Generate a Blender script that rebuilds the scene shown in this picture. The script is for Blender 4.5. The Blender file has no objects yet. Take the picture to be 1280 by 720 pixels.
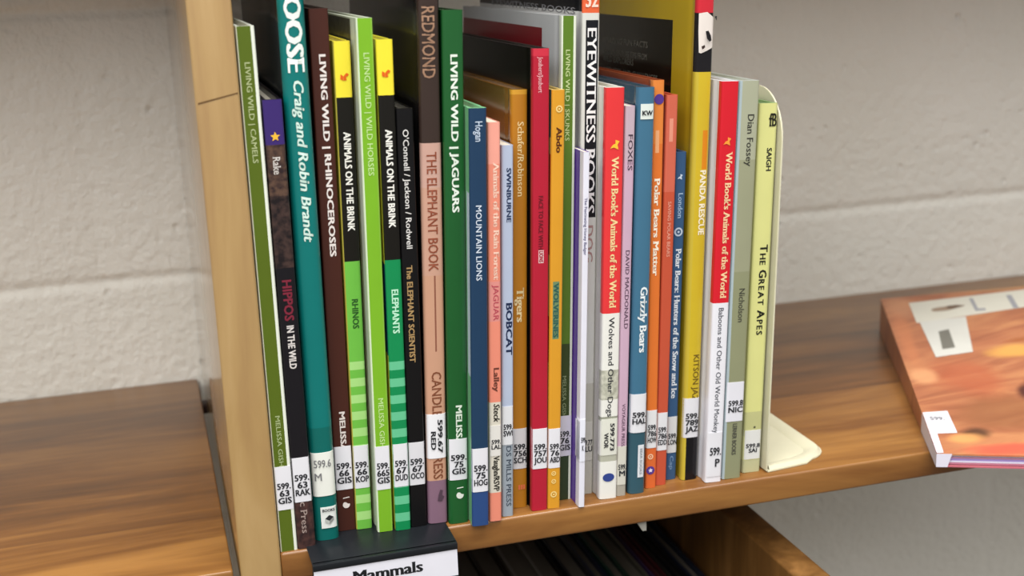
import bpy, bmesh, math, random
from mathutils import Vector, Matrix

# ------------------------------------------------------------------ camera, world, lights
scene = bpy.context.scene
MM = 0.001
cam_data = bpy.data.cameras.new('camera')
cam = bpy.data.objects.new('camera', cam_data)
scene.collection.objects.link(cam)
cam_data.sensor_width = 36.0
cam_data.lens = 45.29
cam_data.clip_start = 0.01
Rm = Matrix(((0.958825, 0.10379, -0.264352), (-0.28168, 0.22891, -0.931803), (-0.036199, 0.967899, 0.248721)))
cam.matrix_world = Matrix.Translation((-0.02169, -0.65681, 0.3104)) @ Rm.to_4x4()
cam_data.dof.use_dof = True
cam_data.dof.focus_distance = 0.72
cam_data.dof.aperture_fstop = 7.0
scene.camera = cam

scene.view_settings.view_transform = 'Standard'
scene.view_settings.look = 'None'
scene.view_settings.gamma = 1.0
scene.view_settings.use_curve_mapping = False
scene.view_settings.exposure = 0.05

world = bpy.data.worlds.new('room_ambience')
scene.world = world
world.use_nodes = True
wn = world.node_tree
bg = wn.nodes['Background']
tc = wn.nodes.new('ShaderNodeTexCoord')
sx = wn.nodes.new('ShaderNodeSeparateXYZ')
ramp = wn.nodes.new('ShaderNodeValToRGB')
mp = wn.nodes.new('ShaderNodeMapRange')
mp.inputs['From Min'].default_value = -1.0
wn.links.new(tc.outputs['Generated'], sx.inputs[0])
wn.links.new(sx.outputs['Z'], mp.inputs['Value'])
wn.links.new(mp.outputs[0], ramp.inputs[0])
wn.links.new(ramp.outputs[0], bg.inputs[0])
ramp.color_ramp.elements[0].position = 0.30
ramp.color_ramp.elements[0].color = (0.10, 0.09, 0.08, 1)
ramp.color_ramp.elements[1].position = 0.85
ramp.color_ramp.elements[1].color = (1.0, 0.985, 0.96, 1)
bg.inputs[1].default_value = 0.95

def area_light(name, loc, target, sx_, sy_, power, color):
    d = bpy.data.lights.new(name, 'AREA')
    d.shape = 'RECTANGLE'; d.size = sx_; d.size_y = sy_
    d.energy = power; d.color = color
    o = bpy.data.objects.new(name, d)
    scene.collection.objects.link(o)
    o.location = loc
    o.rotation_euler = (Vector(target) - Vector(loc)).to_track_quat('-Z', 'Y').to_euler()
    return o
area_light('ceiling_panel_light', (-0.75, -1.65, 1.75), (0.28, 0.1, 0.08), 2.0, 1.3, 46, (1.0, 0.985, 0.96))
area_light('overhead_panel_light', (0.3, -0.62, 2.2), (0.3, -0.2, 0.0), 1.6, 0.6, 52, (1.0, 0.98, 0.95))

# ------------------------------------------------------------------ materials
def lin(h):
    h = h.lstrip('#')
    out = []
    for i in (0, 2, 4):
        c = int(h[i:i + 2], 16) / 255
        out.append(c / 12.92 if c <= 0.04045 else ((c + 0.055) / 1.055) ** 2.4)
    return (*out, 1.0)

MATS = {}
def plain(col, rough=0.4, coat=0.0, spec=0.28):
    """printed / painted surface: base colour with a faint procedural unevenness"""
    key = (col, round(rough, 2), coat, spec)
    if key in MATS: return MATS[key]
    m = bpy.data.materials.new('print_' + col.replace('#', '').replace('/', '_'))
    m.use_nodes = True
    nt = m.node_tree; b = nt.nodes['Principled BSDF']
    b.inputs['Roughness'].default_value = rough
    b.inputs['Specular IOR Level'].default_value = spec
    b.inputs['Coat Weight'].default_value = coat
    b.inputs['Coat Roughness'].default_value = 0.15
    t = nt.nodes.new('ShaderNodeTexCoord'); n = nt.nodes.new('ShaderNodeTexNoise')
    mix = nt.nodes.new('ShaderNodeMix'); mix.data_type = 'RGBA'
    nt.links.new(t.outputs['Object'], n.inputs['Vector'])
    nt.links.new(n.outputs[0], mix.inputs['Factor'])
    nt.links.new(mix.outputs['Result'], b.inputs['Base Color'])
    if '/' in col:
        a, c = [lin(x) for x in col.split('/')]
        n.inputs['Scale'].default_value = 260; n.inputs['Detail'].default_value = 4
        r = nt.nodes.new('ShaderNodeMapRange'); r.inputs['From Min'].default_value = .38; r.inputs['From Max'].default_value = .62
        nt.links.new(n.outputs[0], r.inputs['Value']); nt.links.new(r.outputs[0], mix.inputs['Factor'])
        mix.inputs['A'].default_value = a; mix.inputs['B'].default_value = c
    else:
        a = lin(col)
        n.inputs['Scale'].default_value = 45; n.inputs['Detail'].default_value = 3
        mix.inputs['A'].default_value = tuple(min(1, x * .84) for x in a[:3]) + (1,)
        mix.inputs['B'].default_value = tuple(min(1, x * .96) for x in a[:3]) + (1,)
    MATS[key] = m
    return m

def wood(name, dark, mid, light, plank=0.0, axis='X', rough=0.38, coat=0.25, seed=0.0, grain=1.0, coat_rough=.22):
    m = bpy.data.materials.new(name); m.use_nodes = True
    nt = m.node_tree; N = nt.nodes; L = nt.links; b = N['Principled BSDF']
    b.inputs['Roughness'].default_value = rough
    b.inputs['Coat Weight'].default_value = coat; b.inputs['Coat Roughness'].default_value = coat_rough
    t = N.new('ShaderNodeTexCoord'); mp_ = N.new('ShaderNodeMapping')
    L.new(t.outputs['Object'], mp_.inputs['Vector'])
    s = {'X': (2.4, 17, 17), 'Y': (17, 2.4, 17), 'Z': (17, 17, 2.4)}[axis]
    mp_.inputs['Scale'].default_value = s
    mp_.inputs['Location'].default_value = (seed, seed * 1.7, seed * .6)
    n1 = N.new('ShaderNodeTexNoise'); n1.inputs['Scale'].default_value = 1.0
    n1.inputs['Detail'].default_value = 6; n1.inputs['Roughness'].default_value = .6; n1.inputs['Distortion'].default_value = 2.2
    L.new(mp_.outputs[0], n1.inputs['Vector'])
    mp2 = N.new('ShaderNodeMapping')
    mp2.inputs['Scale'].default_value = tuple(x * (9 if x > 5 else 4) for x in s)
    L.new(t.outputs['Object'], mp2.inputs['Vector'])
    n2 = N.new('ShaderNodeTexNoise'); n2.inputs['Detail'].default_value = 3
    n2.inputs['Scale'].default_value = 1.0
    L.new(mp2.outputs[0], n2.inputs['Vector'])
    add = N.new('ShaderNodeMath'); add.operation = 'MULTIPLY_ADD'; add.inputs[1].default_value = .28 * grain
    L.new(n2.outputs[0], add.inputs[0]); L.new(n1.outputs[0], add.inputs[2])
    val = add.outputs[0]
    if plank:
        sp = N.new('ShaderNodeSeparateXYZ'); L.new(t.outputs['Object'], sp.inputs[0])
        dv = N.new('ShaderNodeMath'); dv.operation = 'DIVIDE'; dv.inputs[1].default_value = plank
        L.new(sp.outputs['Y' if axis == 'X' else 'X'], dv.inputs[0])
        fl = N.new('ShaderNodeMath'); fl.operation = 'FLOOR'; L.new(dv.outputs[0], fl.inputs[0])
        wnz = N.new('ShaderNodeTexWhiteNoise'); wnz.noise_dimensions = '1D'
        ad0 = N.new('ShaderNodeMath'); ad0.inputs[1].default_value = seed + .37; L.new(fl.outputs[0], ad0.inputs[0])
        L.new(ad0.outputs[0], wnz.inputs['W'])
        ad = N.new('ShaderNodeMath'); ad.operation = 'MULTIPLY_ADD'; ad.inputs[1].default_value = .22
        L.new(wnz.outputs[0], ad.inputs[0]); L.new(val, ad.inputs[2])
        sb = N.new('ShaderNodeMath'); sb.operation = 'SUBTRACT'; sb.inputs[1].default_value = .11
        L.new(ad.outputs[0], sb.inputs[0]); val = sb.outputs[0]
    cr = N.new('ShaderNodeValToRGB'); L.new(val, cr.inputs[0])
    e = cr.color_ramp.elements
    e[0].position = .38; e[0].color = lin(dark)
    e[1].position = .88; e[1].color = lin(light)
    x = cr.color_ramp.elements.new(.62); x.color = lin(mid)
    L.new(cr.outputs[0], b.inputs['Base Color'])
    bp = N.new('ShaderNodeBump'); bp.inputs['Strength'].default_value = .04; bp.inputs['Distance'].default_value = .001
    L.new(n2.outputs[0], bp.inputs['Height']); L.new(bp.outputs[0], b.inputs['Normal'])
    return m

def block_paint():
    m = bpy.data.materials.new('painted_concrete_block'); m.use_nodes = True
    nt = m.node_tree; N = nt.nodes; L = nt.links; b = N['Principled BSDF']
    b.inputs['Roughness'].default_value = .5
    t = N.new('ShaderNodeTexCoord')
    n1 = N.new('ShaderNodeTexNoise'); n1.inputs['Scale'].default_value = 5; n1.inputs['Detail'].default_value = 4
    L.new(t.outputs['Object'], n1.inputs['Vector'])
    cr = N.new('ShaderNodeValToRGB'); L.new(n1.outputs[0], cr.inputs[0])
    cr.color_ramp.elements[0].position = .3; cr.color_ramp.elements[0].color = lin('#e4e2d8')
    cr.color_ramp.elements[1].position = .7; cr.color_ramp.elements[1].color = lin('#efede5')
    L.new(cr.outputs[0], b.inputs['Base Color'])
    n2 = N.new('ShaderNodeTexNoise'); n2.inputs['Scale'].default_value = 110; n2.inputs['Detail'].default_value = 5
    n2.inputs['Roughness'].default_value = .6
    L.new(t.outputs['Object'], n2.inputs['Vector'])
    v = N.new('ShaderNodeTexVoronoi'); v.inputs['Scale'].default_value = 75
    L.new(t.outputs['Object'], v.inputs['Vector'])
    r = N.new('ShaderNodeMapRange'); r.inputs['From Min'].default_value = .0; r.inputs['From Max'].default_value = .28
    L.new(v.outputs['Distance'], r.inputs['Value'])
    n3 = N.new('ShaderNodeTexNoise'); n3.inputs['Scale'].default_value = 22
    L.new(t.outputs['Object'], n3.inputs['Vector'])
    r3 = N.new('ShaderNodeMapRange'); r3.inputs['From Min'].default_value = .5; r3.inputs['From Max'].default_value = .68
    L.new(n3.outputs[0], r3.inputs['Value'])
    pit = N.new('ShaderNodeMix'); pit.data_type = 'FLOAT'
    pit.inputs['A'].default_value = 1.0
    L.new(r3.outputs[0], pit.inputs['Factor']); L.new(r.outputs[0], pit.inputs['B'])
    ma = N.new('ShaderNodeMath'); ma.operation = 'MULTIPLY_ADD'; ma.inputs[1].default_value = .8
    L.new(pit.outputs['Result'], ma.inputs[0]); L.new(n2.outputs[0], ma.inputs[2])
    bp = N.new('ShaderNodeBump'); bp.inputs['Strength'].default_value = .9; bp.inputs['Distance'].default_value = .003
    L.new(ma.outputs[0], bp.inputs['Height']); L.new(bp.outputs[0], b.inputs['Normal'])
    return m

def page_mat(col):
    key = ('pages', col)
    if key in MATS: return MATS[key]
    m = bpy.data.materials.new('page_edges'); m.use_nodes = True
    nt = m.node_tree; N = nt.nodes; L = nt.links; b = N['Principled BSDF']
    b.inputs['Roughness'].default_value = .8
    t = N.new('ShaderNodeTexCoord'); w = N.new('ShaderNodeTexWave')
    w.bands_direction = 'X'; w.inputs['Scale'].default_value = 900; w.inputs['Distortion'].default_value = .6
    L.new(t.outputs['Object'], w.inputs['Vector'])
    mix = N.new('ShaderNodeMix'); mix.data_type = 'RGBA'
    a = lin(col)
    mix.inputs['A'].default_value = tuple(x * .72 for x in a[:3]) + (1,); mix.inputs['B'].default_value = a
    L.new(w.outputs[0], mix.inputs['Factor']); L.new(mix.outputs['Result'], b.inputs['Base Color'])
    MATS[key] = m
    return m

# ------------------------------------------------------------------ mesh helpers (all lengths in mm)
class MB:
    def __init__(self):
        self.v = []; self.f = []; self.m = []; self.mats = []; self.sm = []
    def mi(self, mat):
        if mat not in self.mats: self.mats.append(mat)
        return self.mats.index(mat)
    def add(self, vs, fs, mat, smooth=False):
        o = len(self.v); k = self.mi(mat)
        self.v += [tuple(x) for x in vs]
        for f in fs:
            self.f.append([o + i for i in f]); self.m.append(k); self.sm.append(smooth)
    def box(self, a, b, mat, bev=0.0, seg=2):
        bm = bmesh.new(); bmesh.ops.create_cube(bm, size=1)
        for v in bm.verts:
            v.co = Vector([(a[i] + b[i]) / 2 + v.co[i] * (b[i] - a[i]) for i in range(3)])
        if bev: bmesh.ops.bevel(bm, geom=bm.edges[:], offset=bev, segments=seg, affect='EDGES', profile=.5)
        bm.verts.index_update()
        self.add([v.co for v in bm.verts], [[v.index for v in f.verts] for f in bm.faces], mat, bool(bev))
        bm.free()
    def prism(self, poly, z0, z1, mat, bev=0.0):
        bm = bmesh.new()
        vs = [bm.verts.new((x, y, z0)) for x, y in poly]
        f = bm.faces.new(vs)
        r = bmesh.ops.extrude_face_region(bm, geom=[f])
        for e in r['geom']:
            if isinstance(e, bmesh.types.BMVert): e.co.z = z1
        bmesh.ops.recalc_face_normals(bm, faces=bm.faces[:])
        if bev:
            bmesh.ops.bevel(bm, geom=[e for e in bm.edges if abs(e.verts[0].co.z - e.verts[1].co.z) < 1e-6], offset=bev, segments=2, affect='EDGES')
        bm.verts.index_update()
        self.add([v.co for v in bm.verts], [[v.index for v in f.verts] for f in bm.faces], mat, True)
        bm.free()
    def build(self, name, parent=None, sharp=35, tf=None):
        me = bpy.data.meshes.new(name)
        me.from_pydata([((tf(p) if tf else Vector(p)) * MM) for p in self.v], [], self.f)
        for mt in self.mats: me.materials.append(mt)
        me.polygons.foreach_set('material_index', self.m)
        me.polygons.foreach_set('use_smooth', self.sm)
        me.update()
        me.set_sharp_from_angle(angle=math.radians(sharp))
        o = bpy.data.objects.new(name, me); scene.collection.objects.link(o)
        if parent: o.parent = parent
        return o

def empty(name, loc, rot=(0, 0, 0)):
    o = bpy.data.objects.new(name, None); scene.collection.objects.link(o)
    o.empty_display_size = .02
    o.location = Vector(loc) * MM; o.rotation_euler = rot
    return o
def tag(o, label=None, cat=None, group=None, kind=None):
    if label: o['label'] = label
    if cat: o['category'] = cat
    if group: o['group'] = group
    if kind: o['kind'] = kind
    return o

# ------------------------------------------------------------------ lettering
GL = {}
def glyphs(s, off):
    key = (s, off)
    if key in GL: return GL[key]
    c = bpy.data.curves.new('t', 'FONT'); c.body = s; c.size = 1.0; c.resolution_u = 2; c.offset = off
    o = bpy.data.objects.new('t', c); scene.collection.objects.link(o)
    bpy.context.view_layer.update()
    me = o.evaluated_get(bpy.context.evaluated_depsgraph_get()).to_mesh()
    vs = [(v.co.x, v.co.y) for v in me.vertices]; fs = [list(p.vertices) for p in me.polygons]
    o.to_mesh_clear()
    bpy.data.objects.remove(o); bpy.data.curves.remove(c)
    GL[key] = (vs, fs)
    return GL[key]
CAP = max(v[1] for v in glyphs('H', 0)[0])
XH = max(v[1] for v in glyphs('x', 0)[0])

def serifs(vs, fs):
    """slab serifs on every upright stroke end"""
    cnt = {}
    for f in fs:
        for i in range(len(f)):
            e = tuple(sorted((f[i], f[(i + 1) % len(f)]))); cnt[e] = cnt.get(e, 0) + 1
    out_v, out_f = [], []
    for (a, b), n in cnt.items():
        if n != 1: continue
        (x0, y0), (x1, y1) = vs[a], vs[b]
        if abs(y0 - y1) > .012: continue
        w = abs(x1 - x0)
        if not .03 < w < .26: continue
        for lv, sg in ((0, 1), (CAP, -1), (XH, -1)):
            if abs(y0 - lv) < .03:
                l, r = min(x0, x1) - .055, max(x0, x1) + .055
                k = len(out_v)
                out_v += [(l, y0), (r, y0), (r, y0 + sg * .05), (l, y0 + sg * .05)]; out_f.append([k, k + 1, k + 2, k + 3])
    return out_v, out_f

def letters(s, style):
    """returns 2-D verts / faces with the baseline at 0 and the cap height at 1"""
    if style == 'smallcaps':
        V, F, x = [], [], 0.0
        for ch in s:
            if ch == ' ': x += .45; continue
            v, f = letters(ch.upper(), 'bold'); k = 1.0 if ch.isupper() else .78
            a = min(p[0] for p in v); b = max(p[0] for p in v); n = len(V)
            V += [(x + (p[0] - a) * k, p[1] * k, p[2]) for p in v]; F += [[n + i for i in q] for q in f]
            x += (b - a) * k + .16
        return V, F
    bold = {'sans': .010, 'bold': .034, 'cond': .014, 'serif': .0, 'serifbold': .016, 'italic': .014, 'serifx': 0, 'mono': .034, 'times': 0, 'moose': 0}[style]
    vs, fs = glyphs(s, 0.0)
    # every extra copy of the outline lies on its own hair-thin layer (third value)
    V, F = [(x, y, 0) for x, y in vs], [list(f) for f in fs]
    lay = [0]
    def put(v2, f2):
        k = len(V); lay[0] += 1
        V.extend([(p[0], p[1], lay[0]) for p in v2]); F.extend([[k + i for i in f] for f in f2])
    if style in ('serif', 'serifbold', 'italic', 'serifx', 'times', 'moose'):
        base = (list(vs), [list(f) for f in fs])
        shifts = {'serif': (.02,), 'serifbold': (.04,), 'italic': (.03,), 'serifx': (.025, .05), 'times': (.03, .06, .085), 'moose': (.03, .06, .09, .12)}[style]
        for d in shifts: put([(x + d, y) for x, y in base[0]], base[1])
        if style != 'italic':
            sv, sf = serifs(*base); put([(x + shifts[-1] / 2, y) for x, y in sv], sf)
    if bold:      # heavier strokes: the same outline laid a hair to every side
        v0, f0 = list(V), [list(f) for f in F]
        for dx, dy in ((bold, bold * .5), (-bold, -bold * .5), (bold, -bold * .5), (-bold, bold * .5)):
            put([(p[0] + dx, p[1] + dy) for p in v0], f0)
    if style == 'italic':
        V = [(x + y * .22, y, l) for x, y, l in V]
    return [(x / CAP, y / CAP, l) for x, y, l in V], F
BOOKS = [
{'n': 'camels', 'label': 'olive green hardcover about camels squeezed against the wooden upright', 'x': 32.97, 'y': 2.01, 'z': 0.0, 'lean': 0.054, 'w': 9.13, 'h': 282.2, 'kind': 'hard', 'base': '#56681c', 'cover': '#dfe3d6', 'page': '#d9d3c2', 'r': 0.8, 'b': 0.1, 'depth': 215, 'gloss': 0.35, 'rects': [(0.8, 1, -5.0, 287.2, '#e6ebdd'), (0, 0.06, -5.0, 287.2, '#d9ddc8')], 'left': [], 'texts': [('title', 'LIVING WILD | CAMELS', 264.5, 214.0, 0.33, 0.62, '#b3bd8c', 'sans'), ('author_name', 'MELISSA GISH', 78.3, 49.5, 0.34, 0.6, '#a9b784', 'sans')], 'ltexts': [], 'stick': [('call_number_label', 24.4, 49.5, 0, 0.98, '#e4e4ea', ['599.', '63', 'GIS'], 'h')], 'shapes': []},
{'n': 'hippos', 'label': 'short black and brown hippo book with a purple top and yellow star', 'x': 42.66, 'y': 1.63, 'z': 0.0, 'lean': 0.219, 'w': 9.76, 'h': 245.4, 'kind': 'hard', 'base': '#17151a', 'cover': '#17151a', 'page': '#d9d3c2', 'r': 1.2, 'b': 0.1, 'depth': 215, 'gloss': 0.35, 'rects': [(0, 1, 222.6, 250.4, '#3c2a6e'), (0, 1, 196.3, 222.6, '#5a4438/#2c2022'), (0, 1, 158.4, 196.3, '#42322e/#1d1719'), (0, 1, -5.0, 27.7, '#4a322e/#2c1f20')], 'left': [], 'texts': [('author_name', 'Rake', 216.5, 207.5, 0.3, 0.68, '#d9d4cf', 'serif'), ('title', 'HIPPOS', 152.0, 129.9, 0.28, 0.75, '#7b2638', 'bold'), ('title', 'IN THE WILD', 127.3, 103.5, 0.34, 0.7, '#dcd6d3', 'bold'), ('publisher_name', 'Public Press', 40.3, 9.3, 0.3, 0.66, '#a3918a', 'serif')], 'ltexts': [], 'stick': [('call_number_label', 27.7, 53.3, 0, 1, '#e4e4ea', ['599.', '63', 'RAK'], 'h')], 'shapes': [('star_mark', '#f0bb3c', 'star', (0.13, 226.7, 2.6))]},
{'n': 'moose', 'label': 'tall teal library book with big white letters OOSE on its rounded spine', 'x': 54.82, 'y': 5.5, 'z': 1.2, 'lean': 0.478, 'w': 13.56, 'h': 322, 'kind': 'hard', 'base': '#0d7470', 'cover': '#1b2226', 'page': '#d9d3c2', 'r': 3.2, 'b': 1.2, 'depth': 215, 'gloss': 0.25, 'rects': [(0, 1, -5.0, 65.9, '#0b6660')], 'left': [], 'texts': [('title', 'MOOSE', 305.6, 256.5, 0.22, 0.84, '#e9f3ec', 'moose'), ('author_name', 'Craig and Robin Brandt', 252.5, 168.8, 0.38, 0.74, '#d5efe4', 'italic')], 'ltexts': [], 'stick': [('call_number_label', 26.3, 51.6, 0.04, 0.96, '#eceee6', ['599.6', 'M'], 'hl'), ('barcode_sticker', 7.2, 19.6, 0.28, 0.92, '#e6eae6', [], 'box')], 'shapes': []},
{'n': 'rhinoc', 'label': 'dark brown hardcover about rhinoceroses beside the tall teal book', 'x': 66.89, 'y': 14.07, 'z': 1.2, 'lean': 0.952, 'w': 10.01, 'h': 287.4, 'kind': 'hard', 'base': '#46241c', 'cover': '#30231f', 'page': '#d9d3c2', 'r': 0.8, 'b': 0.1, 'depth': 215, 'gloss': 0.35, 'rects': [], 'left': [], 'texts': [('title', 'LIVING WILD | RHINOCEROSES', 264.4, 157.9, 0.42, 0.74, '#e8e0dc', 'bold'), ('author_name', 'MELISSA GISH', 70.5, 31.4, 0.42, 0.72, '#ded5d0', 'bold')], 'ltexts': [], 'stick': [('call_number_label', 24.7, 50.3, 0, 1, '#e4e4ea', ['599.', '66', 'GIS'], 'h')], 'shapes': [('publisher_mark', '#e6ddd8', 'apple', (0.38, 15.5, 2.0))]},
{'n': 'rhinos', 'label': 'yellow, black and light green striped book about rhinos beside the dark brown book', 'x': 76.61, 'y': 12.63, 'z': 1.2, 'lean': 1.211, 'w': 8.94, 'h': 270.5, 'kind': 'hard', 'base': '#16140f', 'cover': '#e2d140', 'page': '#d9d3c2', 'r': 1.2, 'b': 0.1, 'depth': 215, 'gloss': 0.35, 'rects': [(0, 1, 241.8, 275.5, '#f3e23f'), (0, 1, -5.0, 154.6, '#70bd48'), (0, 1, 93.9, 98.6, '#a9dc84'), (0, 1, 84.3, 89.1, '#a9dc84'), (0, 1, 74.7, 79.5, '#a9dc84'), (0, 1, 65.0, 69.9, '#a9dc84'), (0, 1, 55.3, 60.2, '#a9dc84'), (0, 1, 45.5, 50.4, '#a9dc84'), (0, 1, 35.6, 40.5, '#a9dc84'), (0, 1, 25.6, 30.6, '#a9dc84'), (0, 1, 15.6, 20.6, '#a9dc84'), (0, 1, 5.5, 10.6, '#a9dc84'), (0, 0.05, -5.0, 275.5, '#c2b84c')], 'left': [], 'texts': [('series_name', 'ANIMALS ON THE BRINK', 223.9, 171.1, 0.36, 0.76, '#efeee6', 'bold'), ('title', 'RHINOS', 133.8, 117.2, 0.38, 0.74, '#2b5a24', 'bold')], 'ltexts': [], 'stick': [('call_number_label', 24.7, 49.9, 0, 1, '#e4e4ea', ['599.', '66', 'KOP'], 'h')], 'shapes': [('publisher_mark', '#e2641c', 'arrow', (0.57, 252.4, 2.2))]},
{'n': 'horses', 'label': 'bright lime green hardcover about wild horses with a white left edge', 'x': 87.08, 'y': 4.75, 'z': 1.2, 'lean': 1.265, 'w': 8.58, 'h': 281.9, 'kind': 'hard', 'base': '#7cb52a', 'cover': '#cfd8c4', 'page': '#d9d3c2', 'r': 0.8, 'b': 0.1, 'depth': 215, 'gloss': 0.35, 'rects': [(0, 0.1, -5.0, 286.9, '#d9e6c8'), (0.9, 1, -5.0, 286.9, '#8fc24a')], 'left': [(18, 215, -3, 281, '#55554c/#34342e')], 'texts': [('title', 'LIVING WILD | WILD HORSES', 264.5, 201.1, 0.38, 0.72, '#c4e39a', 'sans'), ('author_name', 'MELISSA GISH', 78.6, 49.8, 0.38, 0.7, '#c4e39a', 'sans')], 'ltexts': [], 'stick': [('call_number_label', 25.3, 50.8, 0, 1, '#e4e4ea', ['599.', '665', 'GIS'], 'h')], 'shapes': []},
{'n': 'elephants', 'label': 'yellow, black and emerald striped book about elephants beside the lime green book', 'x': 97.03, 'y': 3.18, 'z': 1.2, 'lean': 1.226, 'w': 8.63, 'h': 270.7, 'kind': 'hard', 'base': '#15130f', 'cover': '#dcd63c', 'page': '#d9d3c2', 'r': 1.2, 'b': 0.1, 'depth': 215, 'gloss': 0.35, 'rects': [(0, 1, 242.5, 275.7, '#f6e33c'), (0, 1, -5.0, 155.4, '#128a50'), (0, 1, 94.1, 98.9, '#66c292'), (0, 1, 84.5, 89.3, '#66c292'), (0, 1, 74.8, 79.7, '#66c292'), (0, 1, 65.1, 70.0, '#66c292'), (0, 1, 55.3, 60.2, '#66c292'), (0, 1, 45.5, 50.4, '#66c292'), (0, 1, 35.5, 40.5, '#66c292'), (0, 1, 25.5, 30.5, '#66c292'), (0, 1, 15.5, 20.5, '#66c292'), (0, 1, 5.3, 10.4, '#66c292')], 'left': [(0, 215, 102, 153, '#14526a')], 'texts': [('series_name', 'ANIMALS ON THE BRINK', 224.8, 172.8, 0.34, 0.74, '#efeee6', 'bold'), ('title', 'ELEPHANTS', 139.2, 114.7, 0.34, 0.74, '#bff0d2', 'bold')], 'ltexts': [], 'stick': [('call_number_label', 26.2, 51.3, 0, 1, '#e4e4ea', ['599.', '67', 'DUD'], 'h')], 'shapes': [('publisher_mark', '#e2641c', 'arrow', (0.13, 253.6, 2.2))]},
{'n': 'scientist', 'label': 'black elephant scientist book with white names and gold title down its spine', 'x': 106.34, 'y': 4.69, 'z': 1.2, 'lean': 1.247, 'w': 9.49, 'h': 234.8, 'kind': 'hard', 'base': '#0e0d0f', 'cover': '#0e0d0f', 'page': '#d9d3c2', 'r': 1.2, 'b': 0.2, 'depth': 215, 'gloss': 0.35, 'rects': [], 'left': [], 'texts': [('author_name', "O'Connell / Jackson / Rodwell", 224.0, 160.3, 0.36, 0.68, '#e3e1de', 'sans'), ('title', 'The ELEPHANT SCIENTIST', 151.1, 96.8, 0.3, 0.62, '#a98a5c', 'bold')], 'ltexts': [], 'stick': [('call_number_label', 25.2, 50.4, 0, 1, '#dcdbe0', ['599.', '67', 'OCO'], 'h')], 'shapes': []},
{'n': 'redmond', 'label': 'tall elephant book with a dark brown top and pinkish tan lower spine', 'x': 117.6, 'y': 4.78, 'z': 1.2, 'lean': 1.938, 'w': 11.4, 'h': 318, 'kind': 'hard', 'base': '#c99a7f', 'cover': '#1c1a1b', 'page': '#b9b6b4', 'r': 1.8, 'b': 0.8, 'depth': 215, 'gloss': 0.22, 'rects': [(0, 1, 215.8, 323, '#3a2d28'), (0, 1, 192.0, 215.8, '#caa294'), (0, 1, 144.0, 192.0, '#c99d88'), (0.5, 0.58, 101.2, 144.0, '#8d5a48'), (0, 1, -5.0, 25.7, '#86677a'), (0.93, 1, 215.8, 323, '#1b1614')], 'left': [], 'texts': [('author_name', 'REDMOND', 286.2, 249.6, 0.16, 0.74, '#9d7a62', 'cond'), ('title', 'THE ELEPHANT BOOK', 211.1, 146.6, 0.26, 0.72, '#8d4a34', 'cond'), ('publisher_name', 'CANDLEWICK PRESS', 89.7, 26.7, 0.3, 0.76, '#7e4a32', 'cond')], 'ltexts': [], 'stick': [('call_number_label', 39.1, 65.1, 0, 0.98, '#ececf0', ['599.67', 'RED'], 'v')], 'shapes': [('publisher_mark', '#54404e', 'blob', (1.53, 16.3, 2.6))]},
{'n': 'jaguars', 'label': 'dark green hardcover about jaguars beside the tall elephant book', 'x': 129.17, 'y': 2.83, 'z': 0.0, 'lean': 2.05, 'w': 11.22, 'h': 285.1, 'kind': 'hard', 'base': '#1d5a2b', 'cover': '#174d24', 'page': '#d9d3c2', 'r': 1.5, 'b': 0.4, 'depth': 215, 'gloss': 0.2, 'rects': [], 'left': [], 'texts': [('title', 'LIVING WILD | JAGUARS', 262.5, 179.1, 0.36, 0.68, '#e4eee2', 'bold'), ('author_name', 'MELISSA GISH', 70.5, 31.2, 0.4, 0.7, '#dce8da', 'bold')], 'ltexts': [], 'stick': [('call_number_label', 26.4, 50.8, 0, 1, '#e4e4ea', ['599.', '75', 'GIS'], 'h')], 'shapes': [('publisher_mark', '#e4e9e0', 'apple', (0.61, 17.1, 2.1))]},
{'n': 'mlions', 'label': 'navy blue book about mountain lions with light green cover edges, standing forward of its row', 'x': 139.84, 'y': -4.72, 'z': 0.0, 'lean': 2.125, 'w': 9.63, 'h': 234.8, 'kind': 'hard', 'base': '#203c5a', 'cover': '#7fc08c', 'page': '#d9d3c2', 'r': 1.2, 'b': 0.3, 'depth': 215, 'gloss': 0.35, 'rects': [(0, 1, -5.0, 39.6, '#2c4a80')], 'left': [(0, 9, 88, 190, '#d4e0f0')], 'texts': [('author_name', 'Hogan', 227.8, 217.3, 0.34, 0.74, '#c6d4e6', 'sans'), ('title', 'MOUNTAIN LIONS', 183.3, 142.3, 0.34, 0.66, '#d4deeb', 'sans')], 'ltexts': [], 'stick': [('call_number_label', 20.6, 46.3, 0, 1, '#e4e4ea', ['599.', '75', 'HOG'], 'h')], 'shapes': []},
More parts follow.
